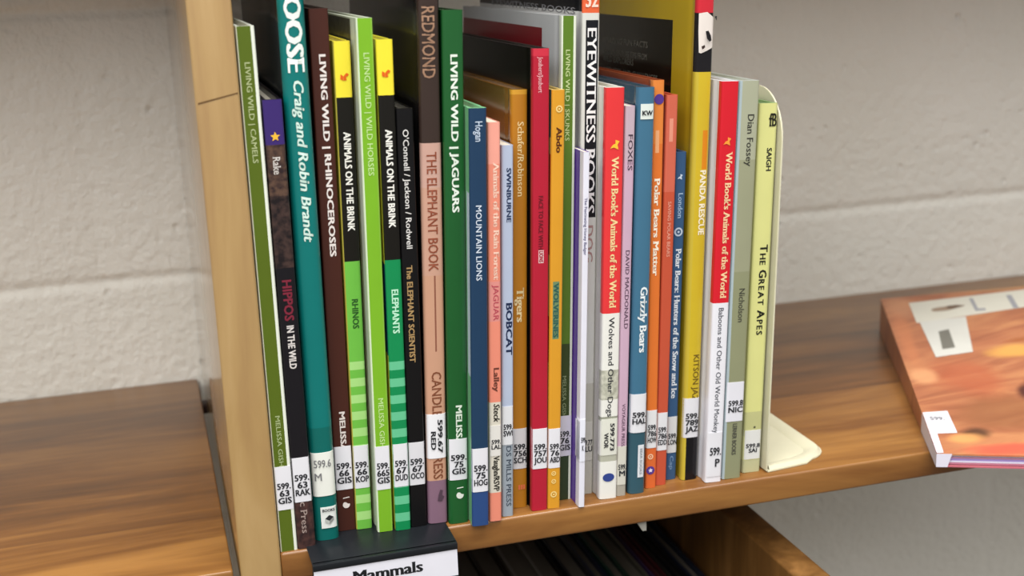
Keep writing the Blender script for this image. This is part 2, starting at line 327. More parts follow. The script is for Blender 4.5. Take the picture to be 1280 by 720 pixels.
{'n': 'jaguar', 'label': 'thin salmon pink book about jaguars of the rain forest beside the navy book', 'x': 149.58, 'y': -1.64, 'z': 0.0, 'lean': 2.062, 'w': 7.01, 'h': 226.4, 'kind': 'paper', 'base': '#e88d76', 'cover': '#e88d76', 'page': '#d9d3c2', 'r': 1.2, 'b': 0.1, 'depth': 215, 'gloss': 0.35, 'rects': [(0, 1, 204.3, 231.4, '#f0a493'), (0, 1, 117.6, 140.1, '#dd9088'), (0, 1, 17.3, 71.1, '#d8d3c4')], 'left': [], 'texts': [('series_name', 'Animals of the Rain Forest', 205.2, 141.0, 0.42, 0.85, '#f8d0bc', 'serifbold'), ('title', 'JAGUAR', 138.3, 118.1, 0.38, 0.8, '#b84a58', 'sans'), ('author_name', 'Lalley', 91.1, 77.2, 0.38, 0.8, '#6d3b2f', 'bold'), ('publisher_name', 'Steck', 70.2, 59.4, 0.36, 0.84, '#2b2924', 'italic'), ('publisher_name', 'Vaughn/RSVP', 39.4, 18.3, 0.34, 0.8, '#2b2924', 'serifbold')], 'ltexts': [], 'stick': [('call_number_label', 39.4, 57.5, 0.05, 1, '#e0ded8', ['599.', 'LAL'], 'h')], 'shapes': []},
{'n': 'bobcat', 'label': 'pale grey blue book about bobcats standing before the golden tiger book', 'x': 157.79, 'y': 2.15, 'z': 0.0, 'lean': 2.147, 'w': 6.65, 'h': 213.2, 'kind': 'paper', 'base': '#b3bfd6', 'cover': '#b3bfd6', 'page': '#d9d3c2', 'r': 1.2, 'b': 0.1, 'depth': 215, 'gloss': 0.35, 'rects': [(0, 1, -5.0, 43.5, '#9aa4ae')], 'left': [], 'texts': [('author_name', 'SWINBURNE', 201.0, 171.3, 0.42, 0.78, '#2a3858', 'bold'), ('title', 'BOBCAT', 126.2, 96.3, 0.36, 0.86, '#1f2b4c', 'bold'), ('publisher_name', 'DS MILLS PRESS', 42.6, 6.2, 0.36, 0.78, '#3c4654', 'sans')], 'ltexts': [], 'stick': [('call_number_label', 43.5, 66.4, 0, 1, '#dcdee2', ['599.', 'SWI'], 'h')], 'shapes': []},
{'n': 'tigers', 'label': 'golden brown hardcover about tigers', 'x': 167.71, 'y': 11.1, 'z': 0.0, 'lean': 2.057, 'w': 9.35, 'h': 241.3, 'kind': 'hard', 'base': '#b87a22', 'cover': '#7e541c', 'page': '#d9d3c2', 'r': 1.6, 'b': 0.5, 'depth': 215, 'gloss': 0.22, 'rects': [(0, 1, 238.7, 246.3, '#d19a34')], 'left': [], 'texts': [('author_name', 'Schafer/Robinson', 224.1, 183.0, 0.36, 0.72, '#ecd49a', 'serif'), ('title', 'Tigers', 131.6, 111.8, 0.3, 0.74, '#f0dca8', 'serifbold')], 'ltexts': [], 'stick': [('call_number_label', 24.2, 48.6, 0, 1, '#dfdee0', ['599.', '756', 'SCH'], 'h')], 'shapes': [('publisher_mark', '#e0704c', 'bars', (0.92, 12.7, 2.0))]},
{'n': 'lions', 'label': 'red hardcover about lions with a black back cover, rising behind the golden tiger book', 'x': 177.29, 'y': 3.16, 'z': 0.0, 'lean': 2.057, 'w': 9.3, 'h': 263.0, 'kind': 'hard', 'base': '#b42036', 'cover': '#120d0c', 'page': '#d9d3c2', 'r': 1.2, 'b': 0.2, 'depth': 215, 'gloss': 0.35, 'rects': [(0, 1, 259.0, 268.0, '#cc3346'), (0.36, 0.68, 146.5, 153.7, '#e6c7c6')], 'left': [], 'texts': [('author_name', 'Joubert/Joubert', 258.6, 239.7, 0.32, 0.58, '#eab0b4', 'serif'), ('title', 'FACE TO FACE WITH', 184.0, 154.2, 0.36, 0.62, '#701522', 'bold'), ('title', 'LIONS', 153.3, 147.0, 0.4, 0.64, '#a81c30', 'bold')], 'ltexts': [], 'stick': [('call_number_label', 25.8, 50.0, 0, 1, '#e4e4ea', ['599.', '757', 'JOU'], 'h')], 'shapes': []},
{'n': 'abdo', 'label': 'short amber yellow book about wolverines beside the red lion book', 'x': 185.93, 'y': 3.18, 'z': 0.0, 'lean': 2.327, 'w': 7.48, 'h': 240.7, 'kind': 'hard', 'base': '#d99a2c', 'cover': '#dcc070', 'page': '#d9d3c2', 'r': 1.2, 'b': 0.2, 'depth': 215, 'gloss': 0.35, 'rects': [(0.22, 0.72, 101.9, 135.1, '#6f8a62')], 'left': [(0, 4, 0, 55, '#d8c48a'), (0, 4, 88, 115, '#b8202c'), (0, 4, 150, 175, '#a4242c'), (0, 4, 175, 206, '#c43030'), (0, 4, 215, 300, '#1f5f6a')], 'texts': [('publisher_name', 'Abdo', 220.7, 206.8, 0.36, 0.76, '#5a2c10', 'bold'), ('title', 'WOLVERINES', 134.2, 102.9, 0.28, 0.66, '#2f5d54', 'bold')], 'ltexts': [], 'stick': [('call_number_label', 24.9, 48.8, 0, 1, '#e4e4ea', ['599.', '76', 'ABD'], 'h')], 'shapes': [('publisher_mark', '#f0d488', 'ring', (0.34, 230.5, 1.9)), ('publisher_mark', '#f0d488', 'ring', (-0.53, 21.6, 1.4)), ('publisher_mark', '#f0d488', 'ring', (-0.47, 16.7, 1.4)), ('publisher_mark', '#f0d488', 'ring', (-0.39, 8.7, 1.9))]},
{'n': 'skunks', 'label': 'tall olive green hardcover about skunks with a pale back cover', 'x': 195.17, 'y': 12.57, 'z': 0.0, 'lean': 2.201, 'w': 8.52, 'h': 278.8, 'kind': 'hard', 'base': '#5c7d28', 'cover': '#c6c8ca', 'page': '#d9d3c2', 'r': 0.8, 'b': 0.1, 'depth': 215, 'gloss': 0.35, 'rects': [(0.8, 1, -5.0, 283.8, '#dfe6d4'), (0, 0.1, -5.0, 283.8, '#dfe6d4'), (0.1, 0.8, -5.0, 95.4, '#3c4a24'), (0.1, 0.8, -5.0, 27.4, '#33422a')], 'left': [(35.0, 220, 210.4, 271.1, '#7a1a22')], 'texts': [('title', 'LIVING WILD | SKUNKS', 260.8, 211.5, 0.3, 0.58, '#c6d69a', 'sans'), ('author_name', 'MELISSA GISH', 76.3, 51.1, 0.3, 0.56, '#8f9c78', 'sans')], 'ltexts': [], 'stick': [('call_number_label', 27.4, 52.1, 0, 0.98, '#d6d4e2', ['599.', '76', 'GIS'], 'h')], 'shapes': []},
{'n': 'purple', 'label': 'slim white spined booklet with a purple cover before the tall dog book', 'x': 201.4, 'y': -0.88, 'z': 0.0, 'lean': 2.201, 'w': 3.44, 'h': 206.7, 'kind': 'paper', 'base': '#e4e4f0', 'cover': '#5527a0', 'page': '#d9d3c2', 'r': 0.4, 'b': 0.05, 'depth': 170, 'gloss': 0.35, 'rects': [], 'left': [], 'texts': [('title', 'The Fascinating Honey Badger', 181.6, 149.5, 0.25, 0.7, '#4c4a78', 'sans')], 'ltexts': [], 'stick': [('call_number_label', 28.1, 53.8, -1.6, 1, '#e8eaf6', [], 'wrap')], 'shapes': []},
{'n': 'eyewit', 'label': 'tall white dog book with a black title panel and orange square numbered 32', 'x': 209.16, 'y': 15.76, 'z': 0.0, 'lean': 2.141, 'w': 10.01, 'h': 297, 'kind': 'hard', 'base': '#d6d6d0', 'cover': '#d8d8d6', 'page': '#d9d3c2', 'r': 1.2, 'b': 0.1, 'depth': 215, 'gloss': 0.35, 'rects': [(0, 1, 279.5, 302, '#e0643c'), (0.2, 0.92, 166.8, 275.7, '#14161c'), (0, 1, -5.0, 68.7, '#c3c1b6')], 'left': [(0.0, 220, 280.2, 400, '#121216')], 'texts': [('series_name', 'EYEWITNESS BOOKS', 271.5, 169.1, 0.3, 0.82, '#eceaea', 'serifx'), ('title', 'DOG', 162.3, 141.0, 0.3, 0.78, '#b08c88', 'serifx')], 'ltexts': [('series_name', 'EYEWITNESS BOOKS', (183.5, 283.4), (12.4, 282.0), 3.7, '#8d8d90', 'serif')], 'stick': [('call_number_label', 21.2, 45.1, 0.1, 1, '#cfcdc4', ['599.77', 'CLU'], 'h')], 'shapes': [('volume_number', '#f6d9c8', 'text', ('32', -3.43, 3.92, 282.7, 290.7))]},
{'n': 'wolves', 'label': 'book on wolves and other dogs, red above and white below, mended with tape', 'x': 219.84, 'y': 4.5, 'z': 0.0, 'lean': 2.141, 'w': 10.85, 'h': 239.7, 'kind': 'hard', 'base': '#e9e9e2', 'cover': '#e2e0d8', 'page': '#d9d3c2', 'r': 1.2, 'b': 0.3, 'depth': 215, 'gloss': 0.35, 'rects': [(0, 1, 112.6, 244.7, '#e23a3c'), (0, 1, 61.1, 79.0, '#c6c6b6/#9b9c8c'), (0, 1, 48.5, 50.9, '#97998a'), (0, 1, 23.3, 27.3, '#b6b7a6')], 'left': [], 'texts': [('series_name', "World Book's Animals of the World", 201.9, 115.9, 0.36, 0.72, '#f4d49a', 'serifbold'), ('title', 'Wolves and Other Dogs', 110.3, 50.9, 0.36, 0.66, '#33353a', 'sans')], 'ltexts': [], 'stick': [('call_number_label', 27.3, 49.5, 0, 1, '#dfe0d4', ['599.773', 'WOR'], 'v')], 'shapes': [('publisher_mark', '#f6c23c', 'flame', (-0.01, 208.5, 3.0)), ('publisher_mark', '#33468c', 'ellipse', (-0.11, 13.4, 3.6))]},
{'n': 'foxes', 'label': 'slim mauve pink book about foxes left of the steel blue grizzly book', 'x': 228.52, 'y': 5.78, 'z': 0.0, 'lean': 2.327, 'w': 6.01, 'h': 229.0, 'kind': 'paper', 'base': '#c9a9be', 'cover': '#c9a9be', 'page': '#d9d3c2', 'r': 1.2, 'b': 0.1, 'depth': 215, 'gloss': 0.35, 'rects': [(0, 1, 199.2, 234.0, '#c2acb8'), (0, 1, -5.0, 7.0, '#a8a498')], 'left': [], 'texts': [('title', 'FOXES', 213.4, 193.4, 0.34, 0.78, '#4a3a48', 'sans'), ('author_name', 'DAVID MACDONALD', 148.1, 102.3, 0.36, 0.74, '#5a4456', 'sans'), ('publisher_name', 'VOYAGEUR PRESS', 57.1, 31.0, 0.38, 0.7, '#5a4456', 'sans')], 'ltexts': [], 'stick': [('call_number_label', 7.0, 31.0, 0, 1, '#d2d0c4', ['599.', 'M'], 'h')], 'shapes': []},
{'n': 'grizzly', 'label': 'steel blue library book about grizzly bears with a small sticker at the top', 'x': 238.44, 'y': 5.29, 'z': 0.0, 'lean': 2.189, 'w': 10.43, 'h': 238.6, 'kind': 'hard', 'base': '#41708c', 'cover': '#27485e', 'page': '#d9d3c2', 'r': 2.2, 'b': 0.8, 'depth': 215, 'gloss': 0.25, 'rects': [(0, 1, -5.0, 38.2, '#345866')], 'left': [], 'texts': [('title', 'Grizzly Bears', 125.9, 87.0, 0.4, 0.8, '#e6eef0', 'serifbold')], 'ltexts': [], 'stick': [('call_number_label', 38.2, 61.8, 0.0, 1, '#e2e3e8', ['599.', 'HAL'], 'h'), ('reading_level_label', 221.1, 229.5, 0.16, 0.88, '#dfe8e2', ['KW'], 'h'), ('barcode_sticker', 10.2, 30.3, 0.48, 0.84, '#dfe3e8', ['BEAR BOOKS'], 'v1')], 'shapes': []},
{'n': 'polar', 'label': 'orange book about polar bears with a purple round mark at its top', 'x': 249.05, 'y': 10.05, 'z': 0.0, 'lean': 1.777, 'w': 6.84, 'h': 241.6, 'kind': 'hard', 'base': '#dc7430', 'cover': '#8e4224', 'page': '#d9d3c2', 'r': 1.2, 'b': 0.2, 'depth': 215, 'gloss': 0.35, 'rects': [(0, 1, 206.2, 246.6, '#e0843c'), (0.28, 0.6, 201.2, 213.8, '#e8a878'), (0, 1, -5.0, 25.5, '#da6a34')], 'left': [], 'texts': [('title', 'Polar Bears Matter', 186.8, 130.3, 0.26, 0.74, '#f6ead6', 'serifbold')], 'ltexts': [], 'stick': [('call_number_label', 25.5, 49.0, 0, 1, '#e0e0e2', ['599.', '786', 'HOW'], 'h')], 'shapes': [('publisher_mark', '#54368a', 'disc', (0.17, 231.1, 2.9)), ('publisher_mark', '#f0c8a4', 'ring', (-0.68, 20.1, 1.7)), ('publisher_mark', '#54368a', 'disc', (-0.5, 11.4, 2.6)), ('publisher_mark', '#e9dff0', 'star', (-0.5, 11.4, 1.6))]},
{'n': 'saving', 'label': 'brick red book about saving polar bears with a pale strip near the top', 'x': 256.33, 'y': 12.05, 'z': 0.0, 'lean': 2.235, 'w': 6.97, 'h': 232.7, 'kind': 'hard', 'base': '#c2543a', 'cover': '#c2543a', 'page': '#d9d3c2', 'r': 1.2, 'b': 0.1, 'depth': 215, 'gloss': 0.35, 'rects': [(0, 1, 178.0, 237.7, '#cc6650'), (0.3, 0.62, 206.6, 219.6, '#e0937c')], 'left': [], 'texts': [('title', 'SAVING POLAR BEARS', 172.5, 140.3, 0.38, 0.66, '#e0a08c', 'sans')], 'ltexts': [], 'stick': [('call_number_label', 22.2, 45.8, 0, 1, '#dedee2', ['599.', '786', 'EDD'], 'h')], 'shapes': []},
{'n': 'london', 'label': 'short navy blue book about polar bears, just left of the tall yellow book', 'x': 265.24, 'y': 17.73, 'z': 0.0, 'lean': 2.252, 'w': 6.86, 'h': 199.3, 'kind': 'hard', 'base': '#36577e', 'cover': '#36577e', 'page': '#d9d3c2', 'r': 1.2, 'b': 0.2, 'depth': 215, 'gloss': 0.35, 'rects': [], 'left': [], 'texts': [('author_name', 'London', 175.8, 160.9, 0.34, 0.74, '#a6c0dc', 'serif'), ('title', 'Polar Bears: Hunters of the Snow and Ice', 143.0, 51.8, 0.28, 0.76, '#dfe6ee', 'serifbold'), ('publisher_name', 'Cap', 15.2, 6.5, 0.34, 0.66, '#7e9cc0', 'sans')], 'ltexts': [], 'stick': [('call_number_label', 17.3, 40.2, 0, 1, '#d6d8da', ['599.', 'LON'], 'h')], 'shapes': [('publisher_mark', '#c6d6e6', 'flame', (-0.49, 185.1, 1.8)), ('publisher_mark', '#b8c6d8', 'ring', (-0.36, 153.0, 2.6))]},
{'n': 'panda', 'label': 'tall yellow panda rescue book with a red top and a panda photo on the spine', 'x': 275.54, 'y': 13.06, 'z': 0.0, 'lean': 2.202, 'w': 10.3, 'h': 312, 'kind': 'hard', 'base': '#cdb22c', 'cover': '#b59a22', 'page': '#d9d3c2', 'r': 1.8, 'b': 0.5, 'depth': 215, 'gloss': 0.2, 'rects': [(0, 1, 276.5, 317, '#cc2a38'), (0, 1, 244.1, 276.5, '#161418'), (0.55, 0.85, 189.1, 211.4, '#dc8a20'), (0.2, 1, -5.0, 27.2, '#121116'), (0, 0.2, -5.0, 244.1, '#c6b03c')], 'left': [(34.2, 220, 142.8, 271.5, '#15140f')], 'texts': [('title', 'PANDA RESCUE', 188.6, 151.0, 0.48, 0.82, '#f4ecd0', 'bold'), ('author_name', 'KITSON JAZYNKA', 78.8, 35.8, 0.48, 0.82, '#6a541a', 'sans')], 'ltexts': [('cover_blurb', 'AMAZING FUN FACTS', (149.5, 256.8), (71.2, 257.1), 3.6, '#6b6a62', 'sans'), ('cover_blurb', 'AND ADVENTURE TIPS FROM', (149.1, 249.0), (72.0, 249.9), 3.7, '#6b6a62', 'sans'), ('cover_blurb', 'WILD EXPLORERS', (148.9, 244.8), (94.1, 245.1), 3.7, '#6b6a62', 'sans'), ('cover_blurb', 'ACTIVITIES AND CHALLENGES', (148.6, 237.4), (54.7, 238.1), 3.6, '#6b6a62', 'sans')], 'stick': [('call_number_label', 27.2, 51.9, 0, 1, '#dfdfe4', ['599.', '789', 'JAZ'], 'h')], 'shapes': [('panda_picture', '#e6ddd6', 'poly', [(-4.3, 276.3), (0.49, 277.0), (4.98, 273.7), (5.45, 265.8), (5.14, 257.9), (1.33, 256.0), (-2.49, 254.4), (-3.72, 254.9), (-4.26, 266.3)]), ('panda_picture', '#1b191c', 'poly', [(-0.79, 266.6), (0.89, 266.9), (2.46, 264.2), (2.95, 261.6), (1.87, 260.8), (0.1, 262.6)]), ('panda_picture', '#3a2a26', 'poly', [(-3.61, 258.4), (-1.71, 259.2), (-1.41, 257.9), (-3.06, 256.6)]), ('panda_picture', '#1b191c', 'poly', [(3.0, 274.7), (5.07, 275.0), (5.18, 272.4), (4.04, 272.9)])]},
{'n': 'baboons', 'label': 'book on baboons and other monkeys, red above and white below with white edges', 'x': 287.28, 'y': 4.56, 'z': 0.0, 'lean': 2.427, 'w': 10.45, 'h': 238.9, 'kind': 'hard', 'base': '#e9e9f0', 'cover': '#e6e6ee', 'page': '#d9d3c2', 'r': 1.2, 'b': 0.3, 'depth': 215, 'gloss': 0.35, 'rects': [(0.0, 0.97, 111.2, 243.9, '#d4202e'), (0.97, 1, -5.0, 243.9, '#dfe4f0')], 'left': [], 'texts': [('series_name', "World Book's Animals of the World", 199.3, 114.1, 0.4, 0.76, '#f6cfa0', 'serifbold'), ('title', 'Baboons and Other Old World Monkeys', 108.3, 29.5, 0.36, 0.66, '#5a5d66', 'sans')], 'ltexts': [], 'stick': [('call_number_label', 3.6, 31.6, 0, 1, '#e4e4ea', ['599.', 'P'], 'hl')], 'shapes': [('publisher_mark', '#f29a3c', 'flame', (-0.83, 205.3, 2.6))]},
{'n': 'fossey', 'label': 'grey green book with black author name standing beside the baboon book', 'x': 299.66, 'y': 5.65, 'z': 0.0, 'lean': 2.417, 'w': 12.14, 'h': 238.3, 'kind': 'hard', 'base': '#8f9272', 'cover': '#b9c0ba', 'page': '#d9d3c2', 'r': 1.2, 'b': 0.2, 'depth': 215, 'gloss': 0.35, 'rects': [(0, 0.12, -5.0, 243.3, '#a9b8bc'), (0.12, 1, 193.7, 243.3, '#a9ac94'), (0.12, 1, 128.3, 193.7, '#9a9c80')], 'left': [], 'texts': [('author_name', 'Dian Fossey', 219.5, 190.0, 0.46, 0.78, '#3a3a34', 'sans'), ('author_name', 'Nicholson', 118.2, 98.0, 0.44, 0.74, '#44443a', 'sans'), ('publisher_name', 'LERNER BOOKS', 35.0, 15.2, 0.44, 0.66, '#4c4c44', 'bold')], 'ltexts': [], 'stick': [('call_number_label', 36.5, 61.1, 0.04, 1, '#e2e2ea', ['599.8', 'NIC'], 'h')], 'shapes': []},
{'n': 'apes', 'label': 'pale yellow book about great apes at the right end against the bookend', 'x': 315.15, 'y': 10.28, 'z': 0.0, 'lean': 2.25, 'w': 11.71, 'h': 224.4, 'kind': 'hard', 'base': '#d9d98e', 'cover': '#7a9a64', 'page': '#d9d3c2', 'r': 1.2, 'b': 0.1, 'depth': 215, 'gloss': 0.35, 'rects': [(0.86, 1, -5.0, 229.4, '#cfd08e'), (0, 1, 23.6, 38.9, '#c2c28a'), (0, 1, -5.0, 8.1, '#bfbf96')], 'left': [], 'texts': [('author_name', 'SAIGH', 198.8, 185.4, 0.5, 0.76, '#34342a', 'bold'), ('title', 'The Great Apes', 142.0, 87.1, 0.4, 0.8, '#20201a', 'smallcaps')], 'ltexts': [], 'stick': [('call_number_label', 8.6, 27.2, 0, 1, '#dedfdc', ['599.8', 'SAI'], 'h')], 'shapes': [('publisher_mark', '#26261c', 'text', ('fB', 0.25, 5.33, 211.2, 218.5)), ('publisher_mark', '#5a5a44', 'disc', (0.66, 29.1, 0.7))]},
]
# ------------------------------------------------------------------ the setting
M_BLOCK = block_paint()
M_UP = wood('pale_varnished_wood', '#927148', '#a48555', '#b39566', axis='Z', rough=.3, coat=.9, seed=2.0, grain=.6, coat_rough=.06)
M_SH = wood('varnished_shelf_wood', '#4f3015', '#754a21', '#976934', plank=.062, axis='X', rough=.36, coat=.2, seed=5.1)
M_SHL = wood('varnished_shelf_wood_dark', '#4f3116', '#744b22', '#9b6d37', plank=.075, axis='X', rough=.36, coat=.15, seed=9.3)
M_DK = wood('dark_varnished_wood', '#4d3218', '#6b4923', '#93693a', axis='Z', rough=.38, coat=.2, seed=3.3)
WALL_Y = 354.0

# one painted skin over courses of blocks: deep bed joints, almost flush head joints
mb = MB()
CH, CL = 203.0, 407.0
z_m, xj = 80.0, 538.0
PROF = [(0, 2.4), (1.6, 2.2), (3.2, 1.5), (4.8, .75), (6.5, .2), (8.5, 0)]
for row in range(-5, 8):
    z0 = z_m - CH + row * CH
    zs = [(z0 + a, d) for a, d in PROF] + [(z0 + CH * .35, 0), (z0 + CH * .65, 0)] + [(z0 + CH - a, d) for a, d in PROF[::-1]]
    off = xj if row % 2 == 0 else xj + CL / 2 + 10
    xs = []
    for k in range(-7, 6):
        x0 = off + k * CL
        xs += [(x0 - 5, 0), (x0 - 2.2, .28), (x0, .38), (x0 + 2.2, .28), (x0 + 5, 0), (x0 + CL * .5, 0)]
    vs = [(x, WALL_Y + max(dx, dz), z) for x, dx in xs for z, dz in zs]
    n = len(zs)
    mb.add(vs, [[i * n + k, (i + 1) * n + k, (i + 1) * n + k + 1, i * n + k + 1] for i in range(len(xs) - 1) for k in range(n - 1)], M_BLOCK, True)
mb.box((-2400, WALL_Y + 3.0, -1020), (2900, WALL_Y + 60, 1700), M_BLOCK)
tag(mb.build('wall_back', sharp=50), kind='structure')

mb = MB(); mb.box((-3000, -4500, -1060), (3200, WALL_Y + 60, -1000), plain('#6f6a62', .9))
tag(mb.build('floor'), kind='structure')

# shelf above, fixed between the uprights (its shade falls on the top of the wall)
mb = MB(); mb.box((28.2, 30, 425), (960, WALL_Y - .5, 442), M_SH, 1.2)
tag(mb.build('trim_1'), kind='structure')
mb = MB(); mb.box((-900, 30, 425), (5.2, WALL_Y - .5, 442), M_SHL, 1.2)
tag(mb.build('trim_2'), kind='structure')

# ------------------------------------------------------------------ shelving
mb = MB()
mb.box((5.84, 0, -1000), (27.85, WALL_Y - .4, 600), M_UP, 1.6, 3)
crack = plain('#6e5230', .7)
mb.add([(7.2, -.12, 245.4), (27.0, -.12, 249.6), (27.0, -.12, 250.3), (7.2, -.12, 246.3)], [[0, 1, 2, 3]], crack)
up = mb.build('shelf_upright')
tag(up, 'pale varnished wooden upright at the left end of the row of books', 'shelf upright')
mb = MB(); mb.box((1.2, 294, -15.5), (5.8, 306, -8.0), plain('#2b1a14', .5), .6)
o = mb.build('shelf_pin'); tag(o, 'small dark pin joining the left shelf to the pale upright', 'shelf pin')

mb = MB(); mb.box((27.9, 0, -16.8), (960, WALL_Y - .6, 0), M_SH, 1.6, 3)
tag(mb.build('shelf_board'), 'brown wooden shelf board carrying the row of animal books', 'shelf')
mb = MB(); mb.box((-900, 0, -22.2), (1.9, WALL_Y - 1.0, -5.4), M_SHL, 1.4, 3)
tag(mb.build('shelf_board'), 'empty brown wooden shelf board left of the pale upright', 'shelf')

mb = MB(); mb.box((331.5, -38, -1000), (353, WALL_Y - .6, -60), M_DK, 1.6, 3)
tag(mb.build('shelf_side_panel'), 'dark brown wooden side panel below the shelf, right of the shadowed books', 'side panel')
mb = MB(); mb.box((27.9, -30, -402), (331.4, WALL_Y - .6, -385), M_DK, 1.4, 3)
tag(mb.build('lower_shelf_board'), 'lower wooden shelf board under the shadowed books', 'shelf')

# grey clip hanging from the underside of the shelf
mb = MB()
g = plain('#a9a79f', .5)
mb.prism([(-6.8, 0), (0, 0), (0, -7.2), (-2.4, -7.2)], 0, 1.2, g, .2)
mb.box((-6.8, -.8, 0), (0, 0, 9), g, .2)
o = mb.build('shelf_clip', tf=lambda p: Vector((p[0], p[2], p[1])))
o.location = Vector((243.6, 4.0, -16.8)) * MM
tag(o, 'small grey tab hanging under the front of the shelf board', 'shelf clip')

# ------------------------------------------------------------------ books
def spine_y(x, w, r, b):
    h = w / 2; ax = min(abs(x), h)
    y = b * (x / h) ** 2
    if ax > h - r:
        t = (ax - (h - r)) / r
        y += r * (1 - math.sqrt(max(0, 1 - t * t)))
    return y

def uniq(vals, eps=.02):
    vals = sorted(vals); out = []
    for v in vals:
        if not out or v - out[-1] > eps: out.append(v)
    return out

def cover_mesh(d):
    w, h, D, r, b = d['w'], d['h'], d['depth'], d['r'], d['b']
    r = min(r, w * .3)
    hard = d['kind'] == 'hard'
    tb = 2.0 if hard else .45
    if w < 7.2 and hard: tb = 1.5
    gl = d['gloss']
    rough = lambda: gl
    ct = .35 if gl < .3 else .1      # jacketed library copies carry a clear film
    mb = MB()
    zc = uniq([0, h] + [min(max(z, 0), h) for q in d['rects'] for z in q[2:4]] + [min(max(z, 0), h) for q in d['left'] for z in q[2:4]], .05)
    # ---- outer path: (x, y, tag, param)
    path = []
    hinge = [(D, 0), (120, 0), (60, 0), (14, 0), (10.5, .25), (8.3, .75), (6.2, .3), (4.2, 0)] if hard else [(D, 0), (120, 0), (40, 0), (6, 0)]
    dl = uniq([y for y, _ in hinge] + [min(max(c, r + b + .2), D) for q in d['left'] for c in q[0:2]], .1)[::-1]
    def hx(y):
        for (y0, e0), (y1, e1) in zip(hinge, hinge[1:]):
            if y1 <= y <= y0: return e1 + (e0 - e1) * (y - y1) / (y0 - y1)
        return 0
    for y in dl: path.append((-w / 2 + hx(y), y, 'L', y))
    us = [i / 12 for i in range(13)] + [u for q in d['rects'] for u in q[0:2]]
    if r > .1: us += [r / w * t for t in (.08, .3, .6)] + [1 - r / w * t for t in (.08, .3, .6)]
    us = uniq([min(max(u, 0), 1) for u in us], .004)
    for u in us:
        x = (u - .5) * w
        path.append((x, spine_y(x, w, r, b), 'S', u))
    for y, e in hinge[::-1]: path.append((w / 2 - e, y, 'R', y))
    cov = plain(d['cover'], rough(), ct); base = plain(d['base'], rough(), ct)
    def mat_for(p, q_, z):
        if p[2] == 'S' and q_[2] == 'S':
            m = base; u = (p[3] + q_[3]) / 2
            for (u0, u1, z0, z1, c) in d['rects']:
                if u0 <= u <= u1 and z0 <= z <= z1: m = plain(c, rough(), ct)
            return m
        if p[2] == 'L' and q_[2] == 'L':
            m = cov; y = (p[3] + q_[3]) / 2
            for (d0, d1, z0, z1, c) in d['left']:
                if d0 <= y <= d1 and z0 <= z <= z1: m = plain(c, rough(), ct)
            return m
        if p[2] == 'R' and q_[2] == 'R': return cov
        # corner between cover and spine takes the spine's print
        u = 0.0 if p[2] == 'L' else 1.0
        m = base
        for (u0, u1, z0, z1, c) in d['rects']:
            if u0 <= u <= u1 and z0 <= z <= z1: m = plain(c, rough(), ct)
        return m
    n = len(path)
    # chamfer the head and tail of the spine a little (soft bent board ends)
    for i in range(n - 1):
        for z0, z1 in zip(zc, zc[1:]):
            p, q_ = path[i], path[i + 1]
            mb.add([(p[0], p[1], z0), (q_[0], q_[1], z0), (q_[0], q_[1], z1), (p[0], p[1], z1)], [[0, 1, 2, 3]], mat_for(p, q_, (z0 + z1) / 2), True)
    # ---- inner path
    yi = r * .35 + b + tb
    inner = [(-w / 2 + tb, D), (-w / 2 + tb, yi), (w / 2 - tb, yi), (w / 2 - tb, D)]
    for (p, q_) in zip(inner, inner[1:]):
        mb.add([(p[0], p[1], 0), (q_[0], q_[1], 0), (q_[0], q_[1], h), (p[0], p[1], h)], [[3, 2, 1, 0]], cov)
    loop = [(p[0], p[1]) for p in path] + inner[::-1]
    k = len(loop)
    capm = cov
    mb.add([(x, y, h) for x, y in loop], [list(range(k))], capm)
    mb.add([(x, y, 0) for x, y in loop], [list(range(k))[::-1]], capm)
    for s in (0, -1):
        p, q_ = (path[0], inner[0]) if s == 0 else (path[-1], inner[-1])
        f = [[0, 1, 2, 3]] if s == 0 else [[3, 2, 1, 0]]
        mb.add([(q_[0], q_[1], 0), (p[0], p[1], 0), (p[0], p[1], h), (q_[0], q_[1], h)], f, capm)
    # merge shared vertices so that shading runs smoothly round the spine
    return mb, tb, yi, r

def weld(o):
    bm = bmesh.new(); bm.from_mesh(o.data)
    bmesh.ops.remove_doubles(bm, verts=bm.verts[:], dist=1e-6)
    bm.to_mesh(o.data); bm.free()
    o.data.set_sharp_from_angle(angle=math.radians(40))

def on_spine(d, rr, lift=.14):
    return lambda x, z, l=0: (x, spine_y(x, d['w'], rr, d['b']) - lift * (1 + d['b'] * 1.2) - l * .003, z)

def spine_text(d, rr, s, ztop, zbot, x0, x1, style, lift=.10):
    V, F = letters(s, style)
    us = [v[0] for v in V]; a, b_ = min(us), max(us)
    k = (ztop - zbot) / (b_ - a)
    f = on_spine(d, rr, lift)
    return [f(x0 + (x1 - x0) * v, ztop - (u - a) * k, l) for u, v, l in V], F

def flat_text(d, rr, s, zb, zt, x0, x1, style, lift=.34, maxk=None):
    V, F = letters(s, style)
    us = [v[0] for v in V]; a, b_ = min(us), max(us)
    k = (x1 - x0) / (b_ - a)
    cx = (x0 + x1) / 2
    if maxk: k = min(k, maxk)
    f = on_spine(d, rr, lift)
    return [f(cx + (u - (a + b_) / 2) * k, zb + (zt - zb) * v, l) for u, v, l in V], F

